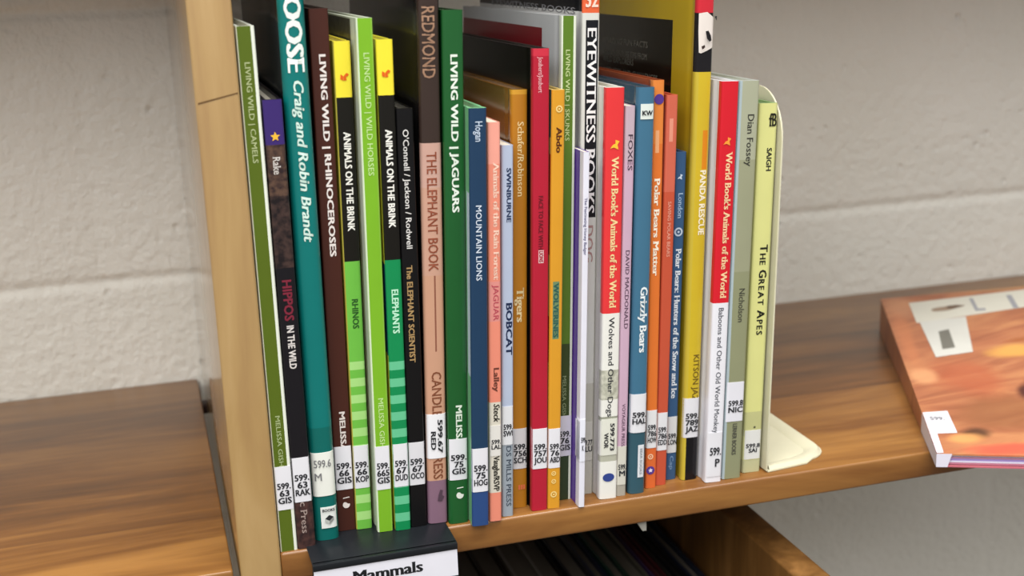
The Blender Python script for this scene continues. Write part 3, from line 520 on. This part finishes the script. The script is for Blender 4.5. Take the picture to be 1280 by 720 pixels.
def shell_patch(mb, d, rr, x0, x1, z0, z1, mat, t=.16):
    """a sticker of real thickness following the spine"""
    n = 16; t = .2 + d['b'] * .16
    xs = [x0 + (x1 - x0) * i / n for i in range(n + 1)]
    A = [(x, spine_y(x, d['w'], rr, d['b']) - t) for x in xs]
    B_ = [(x, spine_y(x, d['w'], rr, d['b']) - .01) for x in xs]
    vs, fs = [], []
    for (x, y), (x2, y2) in zip(A, B_):
        vs += [(x, y, z0), (x, y, z1), (x2, y2, z0), (x2, y2, z1)]
    for i in range(n):
        a, b_ = 4 * i, 4 * (i + 1)
        fs += [[a, b_, b_ + 1, a + 1], [a + 1, b_ + 1, b_ + 3, a + 3], [b_, a, a + 2, b_ + 2]]
    fs += [[0, 1, 3, 2], [4 * n, 4 * n + 2, 4 * n + 3, 4 * n + 1]]
    mb.add(vs, fs, mat, True)

def slices(pts, n=26):
    xs = [p[0] for p in pts]; a, b_ = min(xs), max(xs)
    cuts = uniq([a + (b_ - a) * i / n for i in range(n + 1)] + xs, .004)
    def span(x):
        zs = []
        for (x0, z0), (x1, z1) in zip(pts, pts[1:] + pts[:1]):
            if min(x0, x1) - 1e-6 <= x <= max(x0, x1) + 1e-6:
                if abs(x1 - x0) < 1e-6: zs += [z0, z1]
                else: zs.append(z0 + (z1 - z0) * (x - x0) / (x1 - x0))
        return min(zs), max(zs)
    V, F = [], []
    for x in cuts:
        lo, hi = span(x); V += [(x, lo), (x, hi)]
    for i in range(len(cuts) - 1): F.append([2 * i, 2 * i + 2, 2 * i + 3, 2 * i + 1])
    return V, F
def disc_pts(cx, cz, r, n=20, ry=None):
    return [(cx + r * math.cos(2 * math.pi * i / n), cz + (ry or r) * math.sin(2 * math.pi * i / n)) for i in range(n)]

INK = '#2a2b30'
def make_book(d):
    root = empty('book', (d['x'], d['y'], d['z'] + d['w'] / 2 * math.sin(math.radians(abs(d['lean'])))), (0, math.radians(d['lean']), 0))
    root.name = 'book'
    tag(root, d['label'], 'book', 'picture books standing on the shelf')
    mb, tb, yi, rr = cover_mesh(d)
    w, h, D = d['w'], d['h'], d['depth']
    c = mb.build('cover', root); weld(c)
    hard = d['kind'] == 'hard'
    pb = MB(); e = 3.0 if hard else .25
    pb.box((-w / 2 + tb + .12, yi + .3, e), (w / 2 - tb - .12, D - (3.5 if hard else .3), h - e), page_mat(d['page']))
    pb.build('pages', root)
    for (nm, s, zt, zb, u0, u1, col, st) in d['texts']:
        t = MB(); v, f = spine_text(d, rr, s, zt, zb, (u0 - .5) * w, (u1 - .5) * w, st)
        t.add(v, f, plain(col, .45)); t.build(nm, root)
    for (nm, s, A, B_, hh, col, st) in d['ltexts']:
        V, F = letters(s, st); us = [v[0] for v in V]; a, b_ = min(us), max(us)
        t = MB(); pts = []
        for u, v, l in V:
            k = (u - a) / (b_ - a)
            pts.append((-w / 2 - .12 - l * .003, A[0] + (B_[0] - A[0]) * k, A[1] + (B_[1] - A[1]) * k - hh * (1 - v)))
        t.add(pts, F, plain(col, .6)); t.build(nm, root)
    for (nm, z0, z1, u0, u1, col, lines, mode) in d['stick']:
        s = MB(); m = plain(col, .38)
        x0, x1 = (u0 - .5) * w, (u1 - .5) * w
        if mode == 'wrap':      # sticker folded round the left cover of the booklet
            x0 = -w / 2 + .02
            shell_patch(s, d, rr, x0, x1, z0, z1, m)
            s.box((-w / 2 - .16, rr * .6, z0 + 1.5), (-w / 2 - .01, 7.2, z1 - 1.5), m, .05)
            s.box((-w / 2 - .16, rr * .6, z0), (-w / 2 - .01, 5.0, z1), m, .05)
        else:
            shell_patch(s, d, rr, x0, x1, z0, z1, m)
        so = s.build(nm, root, sharp=50)
        t = MB(); ink = plain(INK, .6); xa, xb = x0 + (x1 - x0) * .1, x0 + (x1 - x0) * .92
        H = z1 - z0
        if mode == 'wrap':
            v, f = flat_text(d, rr, '599', z0 + H * .45, z0 + H * .57, -w * .3, w * .45, 'mono'); t.add(v, f, ink)
            v, f = flat_text(d, rr, 'K', z0 + H * .26, z0 + H * .38, -w * .1, w * .2, 'mono'); t.add(v, f, ink)
        elif mode == 'h':
            n = len(lines); lh = .135 * H if n > 1 else .3 * H
            zc = z0 + H * (.40 if n > 1 else .45)
            for i, ln in enumerate(lines):
                z = zc + (n / 2 - 1 - i) * lh * 1.24
                v, f = flat_text(d, rr, ln, z, z + lh, xa, xb, 'mono', maxk=lh * 1.15)
                t.add(v, f, ink)
        elif mode == 'hl':
            for i, ln in enumerate(lines):
                zt_ = z1 - H * (.16 + .3 * i) if d['n'] == 'moose' else z0 + H * (.66 - .26 * i)
                lh = H * .17
                k = .92 if i == 0 else .38
                v, f = flat_text(d, rr, ln, zt_ - lh, zt_, xa + (0 if d['n'] == 'moose' else (xb - xa) * (.1 + .35 * i)), xa + (xb - xa) * (k if d['n'] == 'moose' else .95), 'sans' if d['n'] == 'moose' else 'mono', maxk=lh * .9)
                t.add(v, f, plain('#77777a', .6) if d['n'] == 'moose' else ink)
        elif mode == 'v':
            v, f = spine_text(d, rr, lines[0], z1 - H * .12, z0 + H * .12, w * .04, w * .27, 'mono', .34); t.add(v, f, ink)
            v, f = spine_text(d, rr, lines[1], z1 - H * .38, z0 + H * .2, -w * .3, -w * .07, 'mono', .34); t.add(v, f, ink)
        elif mode == 'v1':
            v, f = spine_text(d, rr, lines[0], z1 - H * .1, z0 + H * .1, x0 + (x1 - x0) * .3, x0 + (x1 - x0) * .7, 'sans', .34); t.add(v, f, plain('#8a9098', .6))
        elif mode == 'box':     # small picture of a box above a line of print
            cx, cz = (x0 + x1) / 2, z0 + H * .42; g = on_spine(d, rr, .34)
            for col_, pts in (('#26282c', [(-2.2, .6), (.2, 2.6), (2.6, 1.2), (.1, -.8)]), ('#b9bdb8', [(-2.2, .6), (.1, -.8), (.1, -2.8), (-2.4, -1.3)]), ('#8c908c', [(.1, -.8), (2.6, 1.2), (2.6, -.7), (.1, -2.8)])):
                t.add([g(cx + a, cz + b_) for a, b_ in pts], [list(range(len(pts)))], plain(col_, .6))
            v, f = flat_text(d, rr, 'BOOKS', z1 - H * .2, z1 - H * .08, x0 + .9, x1 - .9, 'bold'); t.add(v, f, ink)
        if t.v: t.build('lettering', so)
    done = {}
    for (nm, col, kind, a) in d['shapes']:
        t = done.setdefault(nm + str(len(done)) if nm == 'publisher_mark' else nm, MB()); t.nm = nm
        m = plain(col, .45); g = on_spine(d, rr, .2 + .03 * len(t.f))
        def poly(pts): t.add([g(x, z) for x, z in pts], [list(range(len(pts)))], m)
        if kind == 'poly':
            V, F = slices([(min(max(x, -w / 2 + .02), w / 2 - .02), z) for x, z in a]); t.add([g(*p) for p in V], F, m)
        elif kind == 'text':
            V, F = letters(a[0], 'serifbold'); us = [v[0] for v in V]; u0, u1 = min(us), max(us)
            t.add([g(a[1] + (a[2] - a[1]) * (u - u0) / (u1 - u0), a[3] + (a[4] - a[3]) * v, l) for u, v, l in V], F, m)
        else:
            x, z, s = a
            if kind == 'star':
                ps = [(x + s * (1 if i % 2 == 0 else .45) * math.sin(math.pi * i / 5), z + s * (1 if i % 2 == 0 else .45) * math.cos(math.pi * i / 5)) for i in range(10)]
                t.add([g(x, z)] + [g(*p) for p in ps], [[0, (i + 1) % 10 + 1, i + 1] for i in range(10)], m)
            elif kind == 'disc': poly(disc_pts(x, z, s))
            elif kind == 'ellipse': poly(disc_pts(x, z, s, 24, s * .72))
            elif kind == 'ring':
                n = 20; A = disc_pts(x, z, s, n); B_ = disc_pts(x, z, s * .62, n)
                t.add([g(*p) for p in A + B_], [[i, (i + 1) % n, n + (i + 1) % n, n + i] for i in range(n)], m)
                poly(disc_pts(x, z, s * .28, 10))
            elif kind == 'apple':   # round mark with a bite and a small leaf
                ps = []
                for i in range(24):
                    an = 2 * math.pi * i / 24; k = 1.0
                    if abs(an - 1.0) < .55: k = .55
                    if abs(an - 1.75) < .2: k = .8
                    ps.append((x + s * k * math.cos(an), z + s * k * math.sin(an)))
                t.add([g(x, z)] + [g(*p) for p in ps], [[0, i + 1, (i + 1) % 24 + 1] for i in range(24)], m)
                poly([(x - s * .9, z + s * 1.9), (x + s * 1.0, z + s * 2.1), (x + s * .9, z + s * 2.35), (x - s * .8, z + s * 2.2)])
            elif kind == 'arrow':
                poly([(x - s, z - s * .5), (x - s * .35, z - s * .9), (x - s * .3, z + s * .2), (x - s * .9, z + s * .6)])
                poly([(x - s * .25, z - s * .9), (x + s * .5, z - s * .8), (x + s * .3, z + s * .7), (x - s * .25, z + s * .1)])
                poly([(x + s * .5, z - s * .1), (x + s * 1.1, z + s * .5), (x + s * .6, z + s * .9), (x + s * .25, z + s * .7)])
            elif kind == 'flame':   # leaping animal mark
                poly([(x - s * .9, z - s * .7), (x - s * .2, z - s * .5), (x + s * .7, z - s * .9), (x + s * .5, z), (x + s * .9, z + s * .6), (x + s * .1, z + s * .9), (x + s * .1, z + s * .2), (x - s * .4, z)])
            elif kind == 'blob':
                poly([(x - s * .7, z - s), (x + s * .2, z - s * 1.2), (x + s * .8, z - s * .2), (x + s * .3, z + s * .2), (x + s * .5, z + s * 1.3), (x - s * .1, z + s * 1.5), (x - s * .5, z + s * .3)])
            elif kind == 'bars':
                for k in range(3): poly([(x - s + k * s * .75, z - s * .7), (x - s + k * s * .75 + s * .5, z - s * .7), (x - s + k * s * .75 + s * .5, z + s * .7), (x - s + k * s * .75, z + s * .7)])
    for t in done.values(): t.build(t.nm, root)
    return root

for d in BOOKS: make_book(d)

# ------------------------------------------------------------------ books of the row below, in the shade of the shelf
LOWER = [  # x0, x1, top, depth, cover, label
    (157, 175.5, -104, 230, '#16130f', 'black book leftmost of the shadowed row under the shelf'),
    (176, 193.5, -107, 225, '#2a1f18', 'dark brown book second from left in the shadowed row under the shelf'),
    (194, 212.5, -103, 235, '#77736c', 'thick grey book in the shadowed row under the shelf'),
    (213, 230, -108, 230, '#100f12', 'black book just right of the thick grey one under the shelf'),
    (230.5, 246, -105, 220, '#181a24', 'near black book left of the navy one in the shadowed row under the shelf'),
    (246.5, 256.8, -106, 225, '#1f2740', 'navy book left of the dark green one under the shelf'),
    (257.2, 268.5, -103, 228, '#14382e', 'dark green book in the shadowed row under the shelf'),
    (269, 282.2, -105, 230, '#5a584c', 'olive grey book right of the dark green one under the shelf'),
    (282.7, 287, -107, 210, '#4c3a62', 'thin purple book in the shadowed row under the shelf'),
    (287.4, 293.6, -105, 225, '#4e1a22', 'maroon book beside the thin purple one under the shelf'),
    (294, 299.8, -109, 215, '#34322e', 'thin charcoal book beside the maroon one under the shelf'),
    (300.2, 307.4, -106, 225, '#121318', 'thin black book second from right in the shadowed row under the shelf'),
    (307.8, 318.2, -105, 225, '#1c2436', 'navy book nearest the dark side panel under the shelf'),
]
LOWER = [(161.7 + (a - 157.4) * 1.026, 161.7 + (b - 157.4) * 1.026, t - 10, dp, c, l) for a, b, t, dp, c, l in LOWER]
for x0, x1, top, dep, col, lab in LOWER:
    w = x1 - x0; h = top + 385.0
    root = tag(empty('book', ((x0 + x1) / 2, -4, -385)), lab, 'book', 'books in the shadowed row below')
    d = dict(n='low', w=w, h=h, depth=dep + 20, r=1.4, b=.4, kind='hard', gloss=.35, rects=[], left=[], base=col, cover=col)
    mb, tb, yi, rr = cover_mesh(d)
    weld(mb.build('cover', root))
    pb = MB(); pb.box((-w / 2 + tb + .1, yi + .3, 3), (w / 2 - tb - .1, dep + 16, h - 4), page_mat('#6b655a')); pb.build('pages', root)  # page colour darkened to deepen the shade under the shelf

# ------------------------------------------------------------------ cream metal bookend
M_CR = plain('#d9d5ba', .35)
root = tag(empty('bookend', (322.6, 6.0, 0)), 'cream metal bookend holding up the right end of the row of books', 'bookend')
lean = math.radians(2.0)
mb = MB()
def arc(cx, cy, r, a0, a1, n=8):
    return [(cx + r * math.cos(a0 + (a1 - a0) * i / n), cy + r * math.sin(a0 + (a1 - a0) * i / n)) for i in range(n + 1)]
HP, DP = 232.0, 135.0
outline = [(0, 1.2)] + [(DP, 1.2)] + arc(DP - 30, HP - 30, 30, 0, math.pi / 2) + arc(30, HP - 30, 30, math.pi / 2, math.pi)
mb.prism(outline, 0, 1.0, M_CR, .25)
mb.build('upright_plate', root, tf=lambda p: Vector((p[2] + .3 + p[1] * math.tan(lean), p[0], p[1])))
mb = MB()
def tongue(ins):
    x1, y0, y1, R_ = 50 - ins, 0 + ins * .8, 135 - ins, 20 - ins * .6
    x0 = 1.6 if ins == 0 else 3.0
    return [(x0, y0)] + [(x1 - 20 + ins * .2, y0 + 3.5)] + arc(x1 - R_ * .85, y0 + 3.5 + R_ * 1.1, R_ * .85, -math.pi / 2 + .25, 0) + arc(x1 - R_, y1 - R_, R_, 0, math.pi / 2) + [(x0, y1)]
mb.prism(tongue(0), .05, 1.3, M_CR, .3)
o_, i_ = tongue(2.5), tongue(11)
# raised rim around a shallow tray
n = len(o_)
vs = [(x, y, 1.3) for x, y in tongue(.6)] + [(x, y, 3.4) for x, y in tongue(2.4)] + [(x, y, 3.4) for x, y in tongue(7.5)] + [(x, y, 1.35) for x, y in tongue(11)]
fs = []
for k in range(3):
    for i in range(n - 1):
        fs.append([k * n + i, k * n + i + 1, (k + 1) * n + i + 1, (k + 1) * n + i])
mb.add(vs, fs, M_CR, True)
mb.build('base_plate', root)

# ------------------------------------------------------------------ label holder on the shelf edge
M_BK = plain('#1b1e22', .32)
root = tag(empty('label_holder', (81.9, -10, 0)), 'black shelf label holder with a white paper reading Mammals', 'label holder')
L0, L1 = -39.6, 39.8
mb = MB()
mb.box((L0, -11.2, .0), (L1, 50, 1.1), M_BK, .3)
mb.build('top_plate', root)
mb = MB()
mb.box((L0, -12.6, -21), (L1, -9.4, 1.1), M_BK, .5)
mb.box((L0, -13.4, -2.7), (L1, -11.5, 1.1), M_BK, .5)
mb.box((L0, -13.4, -21), (L1, -11.5, -18.2), M_BK, .5)
mb.build('front_frame', root)
mb = MB()
mb.box((L0 + .4, -12.95, -18.4), (L1 - .4, -12.5, -2.4), plain('#e6e6f0', .5))
pp = mb.build('paper_label', root)
V, F = letters('Mammals', 'times')
us = [v[0] for v in V]; a, b_ = min(us), max(us)
mb = MB(); mb.add([(-18.6 + (u - a) / (b_ - a) * 38.5, -13.05 - l * .003, -12.4 + v * 6.4) for u, v, l in V], F, plain('#17181c', .6))
mb.build('lettering', pp)

# ------------------------------------------------------------------ picture book lying on the shelf
P0 = Vector((422.24, -23.22, 9.0)); E1 = Vector((.90447, -.42654, 0)); E2 = Vector((.42563, .90254, .06523))
def surf(a, b, lift=0.0):
    return P0 + E1 * a + E2 * b + Vector((0, 0, 12.0 * (a / 117) * (b / 291) + lift))
def under(a, b, lift=0.0):
    p = P0 + E1 * a + E2 * b; p.z = .4 + lift
    return p
def fur():
    m = bpy.data.materials.new('cover_photo_of_orange_fur'); m.use_nodes = True
    nt = m.node_tree; N = nt.nodes; L = nt.links; b = N['Principled BSDF']; b.inputs['Roughness'].default_value = .4
    t = N.new('ShaderNodeTexCoord'); mp_ = N.new('ShaderNodeMapping'); mp_.inputs['Rotation'].default_value = (0, 0, .6)
    mp_.inputs['Scale'].default_value = (14, 60, 14)
    L.new(t.outputs['Object'], mp_.inputs[0])
    n = N.new('ShaderNodeTexNoise'); n.inputs['Scale'].default_value = 1; n.inputs['Detail'].default_value = 5; n.inputs['Distortion'].default_value = 1.2
    L.new(mp_.outputs[0], n.inputs['Vector'])
    c = N.new('ShaderNodeValToRGB'); L.new(n.outputs[0], c.inputs[0])
    e = c.color_ramp.elements
    e[0].position = .3; e[0].color = lin('#93563a'); e[1].position = .75; e[1].color = lin('#c4875a')
    k = e.new(.5); k.color = lin('#ab6a48')
    col = c.outputs[0]
    n2 = N.new('ShaderNodeTexNoise'); n2.inputs['Scale'].default_value = 28; n2.inputs['Detail'].default_value = 4
    L.new(t.outputs['Object'], n2.inputs['Vector'])
    # soft spots of the printed photograph: (a, b, radius along, radius across, turn, colour, strength)
    for a, b_, ra, rb, rot, hx, st in SPOTS:
        p = surf(a, b_) - RO
        sb = N.new('ShaderNodeVectorMath'); sb.operation = 'SUBTRACT'; sb.inputs[1].default_value = p * MM
        L.new(t.outputs['Object'], sb.inputs[0])
        rt = N.new('ShaderNodeMapping'); rt.vector_type = 'POINT'
        rt.inputs['Rotation'].default_value = (0, 0, .441 - rot)
        L.new(sb.outputs[0], rt.inputs[0])
        sc = N.new('ShaderNodeVectorMath'); sc.operation = 'MULTIPLY'; sc.inputs[1].default_value = (1000 / ra, 1000 / rb, 0)
        L.new(rt.outputs[0], sc.inputs[0])
        ln = N.new('ShaderNodeVectorMath'); ln.operation = 'LENGTH'; L.new(sc.outputs[0], ln.inputs[0])
        ad = N.new('ShaderNodeMath'); ad.operation = 'MULTIPLY_ADD'; ad.inputs[1].default_value = 1.1
        L.new(n2.outputs[0], ad.inputs[0]); L.new(ln.outputs[1] if len(ln.outputs) > 1 else ln.outputs[0], ad.inputs[2])
        mr = N.new('ShaderNodeMapRange'); mr.interpolation_type = 'SMOOTHSTEP'
        mr.inputs['From Min'].default_value = 1.75; mr.inputs['From Max'].default_value = .95
        mr.inputs['To Max'].default_value = st
        L.new(ad.outputs[0], mr.inputs['Value'])
        mx = N.new('ShaderNodeMix'); mx.data_type = 'RGBA'; mx.inputs['B'].default_value = lin(hx)
        L.new(mr.outputs[0], mx.inputs['Factor']); L.new(col, mx.inputs['A']); col = mx.outputs['Result']
    L.new(col, b.inputs['Base Color'])
    return m
SPOTS = [(52, 62, 40, 30, .4, '#8d5a38', .7), (28, 30, 11, 9, .6, '#4e3222', .9), (60, 10, 55, 9, .1, '#d65a45', .9), (20, 22, 14, 8, .3, '#e0a060', .8),
         (80, 165, 24, 12, .3, '#d8a050', .9), (96, 186, 20, 6, .2, '#96511f', .7), (72, 96, 7, 16, -.2, '#4a1f1c', .95), (40, 120, 26, 34, .2, '#b25a3a', .6),
         (10, 124, 10, 14, 0, '#dea272', .7), (12, 268, 13, 30, 0, '#c98f68', .6), (8, 200, 7, 60, 0, '#c67a50', .6), (100, 292, 60, 7, 0, '#b08a60', .7), (110, 120, 30, 26, 0, '#b9794a', .7)]
root = tag(empty('picture_book', (520, 90, 0)), 'orange picture book lying flat at the right with its corner over the shelf edge', 'book')
RO = Vector((520, 90, 0))
M_FUR = fur()
WB, LB = 185.0, 292.0
def sheet(mb, fn, t, mat, a0=0, a1=WB, b0=0, b1=LB, n=8):
    vs, fs = [], []
    for lift in (0, -t):
        for i in range(n + 1):
            for j in range(n + 1):
                vs.append(fn(a0 + (a1 - a0) * i / n, b0 + (b1 - b0) * j / n, lift) - RO)
    k = (n + 1) ** 2; ix = lambda i, j: i * (n + 1) + j
    for i in range(n):
        for j in range(n):
            f = [ix(i, j), ix(i + 1, j), ix(i + 1, j + 1), ix(i, j + 1)]
            fs.append(f); fs.append([x + k for x in f[::-1]])
        fs.append([ix(i, 0), ix(i, 0) + k, ix(i + 1, 0) + k, ix(i + 1, 0)])
        fs.append([ix(i, n), ix(i + 1, n), ix(i + 1, n) + k, ix(i, n) + k])
        fs.append([ix(0, i), ix(0, i + 1), ix(0, i + 1) + k, ix(0, i) + k])
        fs.append([ix(n, i), ix(n, i) + k, ix(n, i + 1) + k, ix(n, i + 1)])
    mb.add(vs, fs, mat, True)
def quad_on(mb, pts, mat, lift, n=6):
    """printed panel with corners (far left, far right, near right, near left)"""
    vs, fs = [], []
    for i in range(n + 1):
        for j in range(n + 1):
            s, t = i / n, j / n
            a = [(pts[0][k] * (1 - s) + pts[1][k] * s) * (1 - t) + (pts[3][k] * (1 - s) + pts[2][k] * s) * t for k in (0, 1)]
            vs.append(surf(a[0], a[1], lift) - RO)
    for i in range(n):
        for j in range(n):
            q = i * (n + 1) + j; fs.append([q, q + 1, q + n + 2, q + n + 1])
    mb.add(vs, fs, mat, True)
def blob_on(mb, cx, cy, ra, rb, mat, lift, rot=0.0, n=22, wob=.18, seed=1):
    rnd = random.Random(seed); vs = [surf(cx, cy, lift) - RO]
    ph = rnd.random() * 6
    for i in range(n):
        an = 2 * math.pi * i / n; k = 1 + wob * math.sin(3 * an + ph) * .6 + wob * math.sin(5 * an + 2 * ph) * .4
        x, y = ra * k * math.cos(an), rb * k * math.sin(an)
        vs.append(surf(cx + x * math.cos(rot) - y * math.sin(rot), cy + x * math.sin(rot) + y * math.cos(rot), lift) - RO)
    mb.add(vs, [[0, i + 1, (i + 1) % n + 1] for i in range(n)], mat)
def mix_fn(k):
    return lambda a, b, lift=0.0: under(a, b) * (1 - k) + surf(a, b) * k + Vector((0, 0, lift))
mb = MB()
sheet(mb, lambda a, b, l=0: surf(a, b, l), 1.0, M_FUR)
sheet(mb, lambda a, b, l=0: under(a, b, 1.0 + l), 1.0, plain('#c9707c', .4))
# print on the front cover
quad_on(mb, [(20, 276), (109.5, 284), (101.9, 247), (19.8, 229.5)], plain('#d9d6c8', .4), .12)
quad_on(mb, [(109.5, 284), (WB, 286), (WB, 250), (101.9, 247)], plain('#d9d6c8', .4), .12)
blob_on(mb, 46, 257, 13, 4.5, plain('#a08a76', .5), .2, .25, seed=3); blob_on(mb, 52, 259, 6, 3.5, plain('#6e5a4a', .5), .26, .2, seed=4)
for i in range(8):      # spine fold
    b0, b1 = LB * i / 8, LB * (i + 1) / 8
    mb.add([surf(-.05, b0) - RO, surf(-.05, b1) - RO, under(-.05, b1) - RO, under(-.05, b0) - RO], [[3, 2, 1, 0]], M_FUR)
mb.build('cover', root, sharp=30)
mb = MB()
sheet(mb, mix_fn(.86), 0.9, plain('#dfe0f2', .5), 1.5, WB - 2, 1.2, LB - 2)
for k, c in ((.72, '#c58ea8'), (.58, '#a993d2'), (.44, '#e2def0'), (.30, '#c47f94')):
    sheet(mb, mix_fn(k), 1.1 if k != .58 else 1.5, plain(c, .6), 1.2, WB - 2, .8 + k, LB - 2)
mb.build('pages', root, sharp=30)
mb = MB()
quad_on(mb, [(22.1, 230.5), (57, 236), (50, 165), (23.2, 157.5)], plain('#d4d3cb', .4), .3)
bc = mb.build('barcode_sticker', root)
mb = MB(); quad_on(mb, [(32.6, 208), (40.6, 211.5), (39.2, 174.5), (30, 172)], plain('#77756c', .5), .45); mb.build('barcode', bc)
mb = MB()
quad_on(mb, [(.3, 61.3), (16.2, 63.8), (17, 30), (.2, 28)], plain('#e4e2ea', .4), .3)
quad_on(mb, [(.2, 28), (4.6, 29), (4.2, 1.0), (.1, .2)], plain('#e4e2f0', .4), .3)
mb.add([Vector(v) - RO for v in (surf(-.15, 61, .1), surf(-.15, .3, .1), under(-.15, .3), under(-.15, 61))], [[0, 1, 2, 3]], plain('#e4e2f0', .4))
mb.add([Vector(v) - RO for v in (surf(-.15, -.25, .1), surf(9, -.25, .1), under(6.5, -.25), under(-.15, -.25))], [[0, 1, 2, 3]], plain('#e4e2f0', .4))
cn = mb.build('call_number_label', root)
mb = MB()
def cover_text(s, a0, a1, b0, b1, style, mat, lift):
    V, F = letters(s, style); us = [v[0] for v in V]; x0, x1 = min(us), max(us)
    mb.add([surf(a0 + (a1 - a0) * (u - x0) / (x1 - x0), b0 + (b1 - b0) * v, lift + l * .003) - RO for u, v, l in V], F, mat)
cover_text('599.', 3.5, 12.5, 49, 54, 'bold', plain('#8b8b90', .6), .45)
mb.build('lettering', cn)
mb = MB()
for ch, a0, a1 in (('L', 66, 74), ('I', 94, 98), ('O', 110, 126), ('N', 136, 152)):
    cover_text(ch, a0, a1, 247, 274, 'bold', plain('#9f9fa4', .5), .2)
mb.build('title', root)
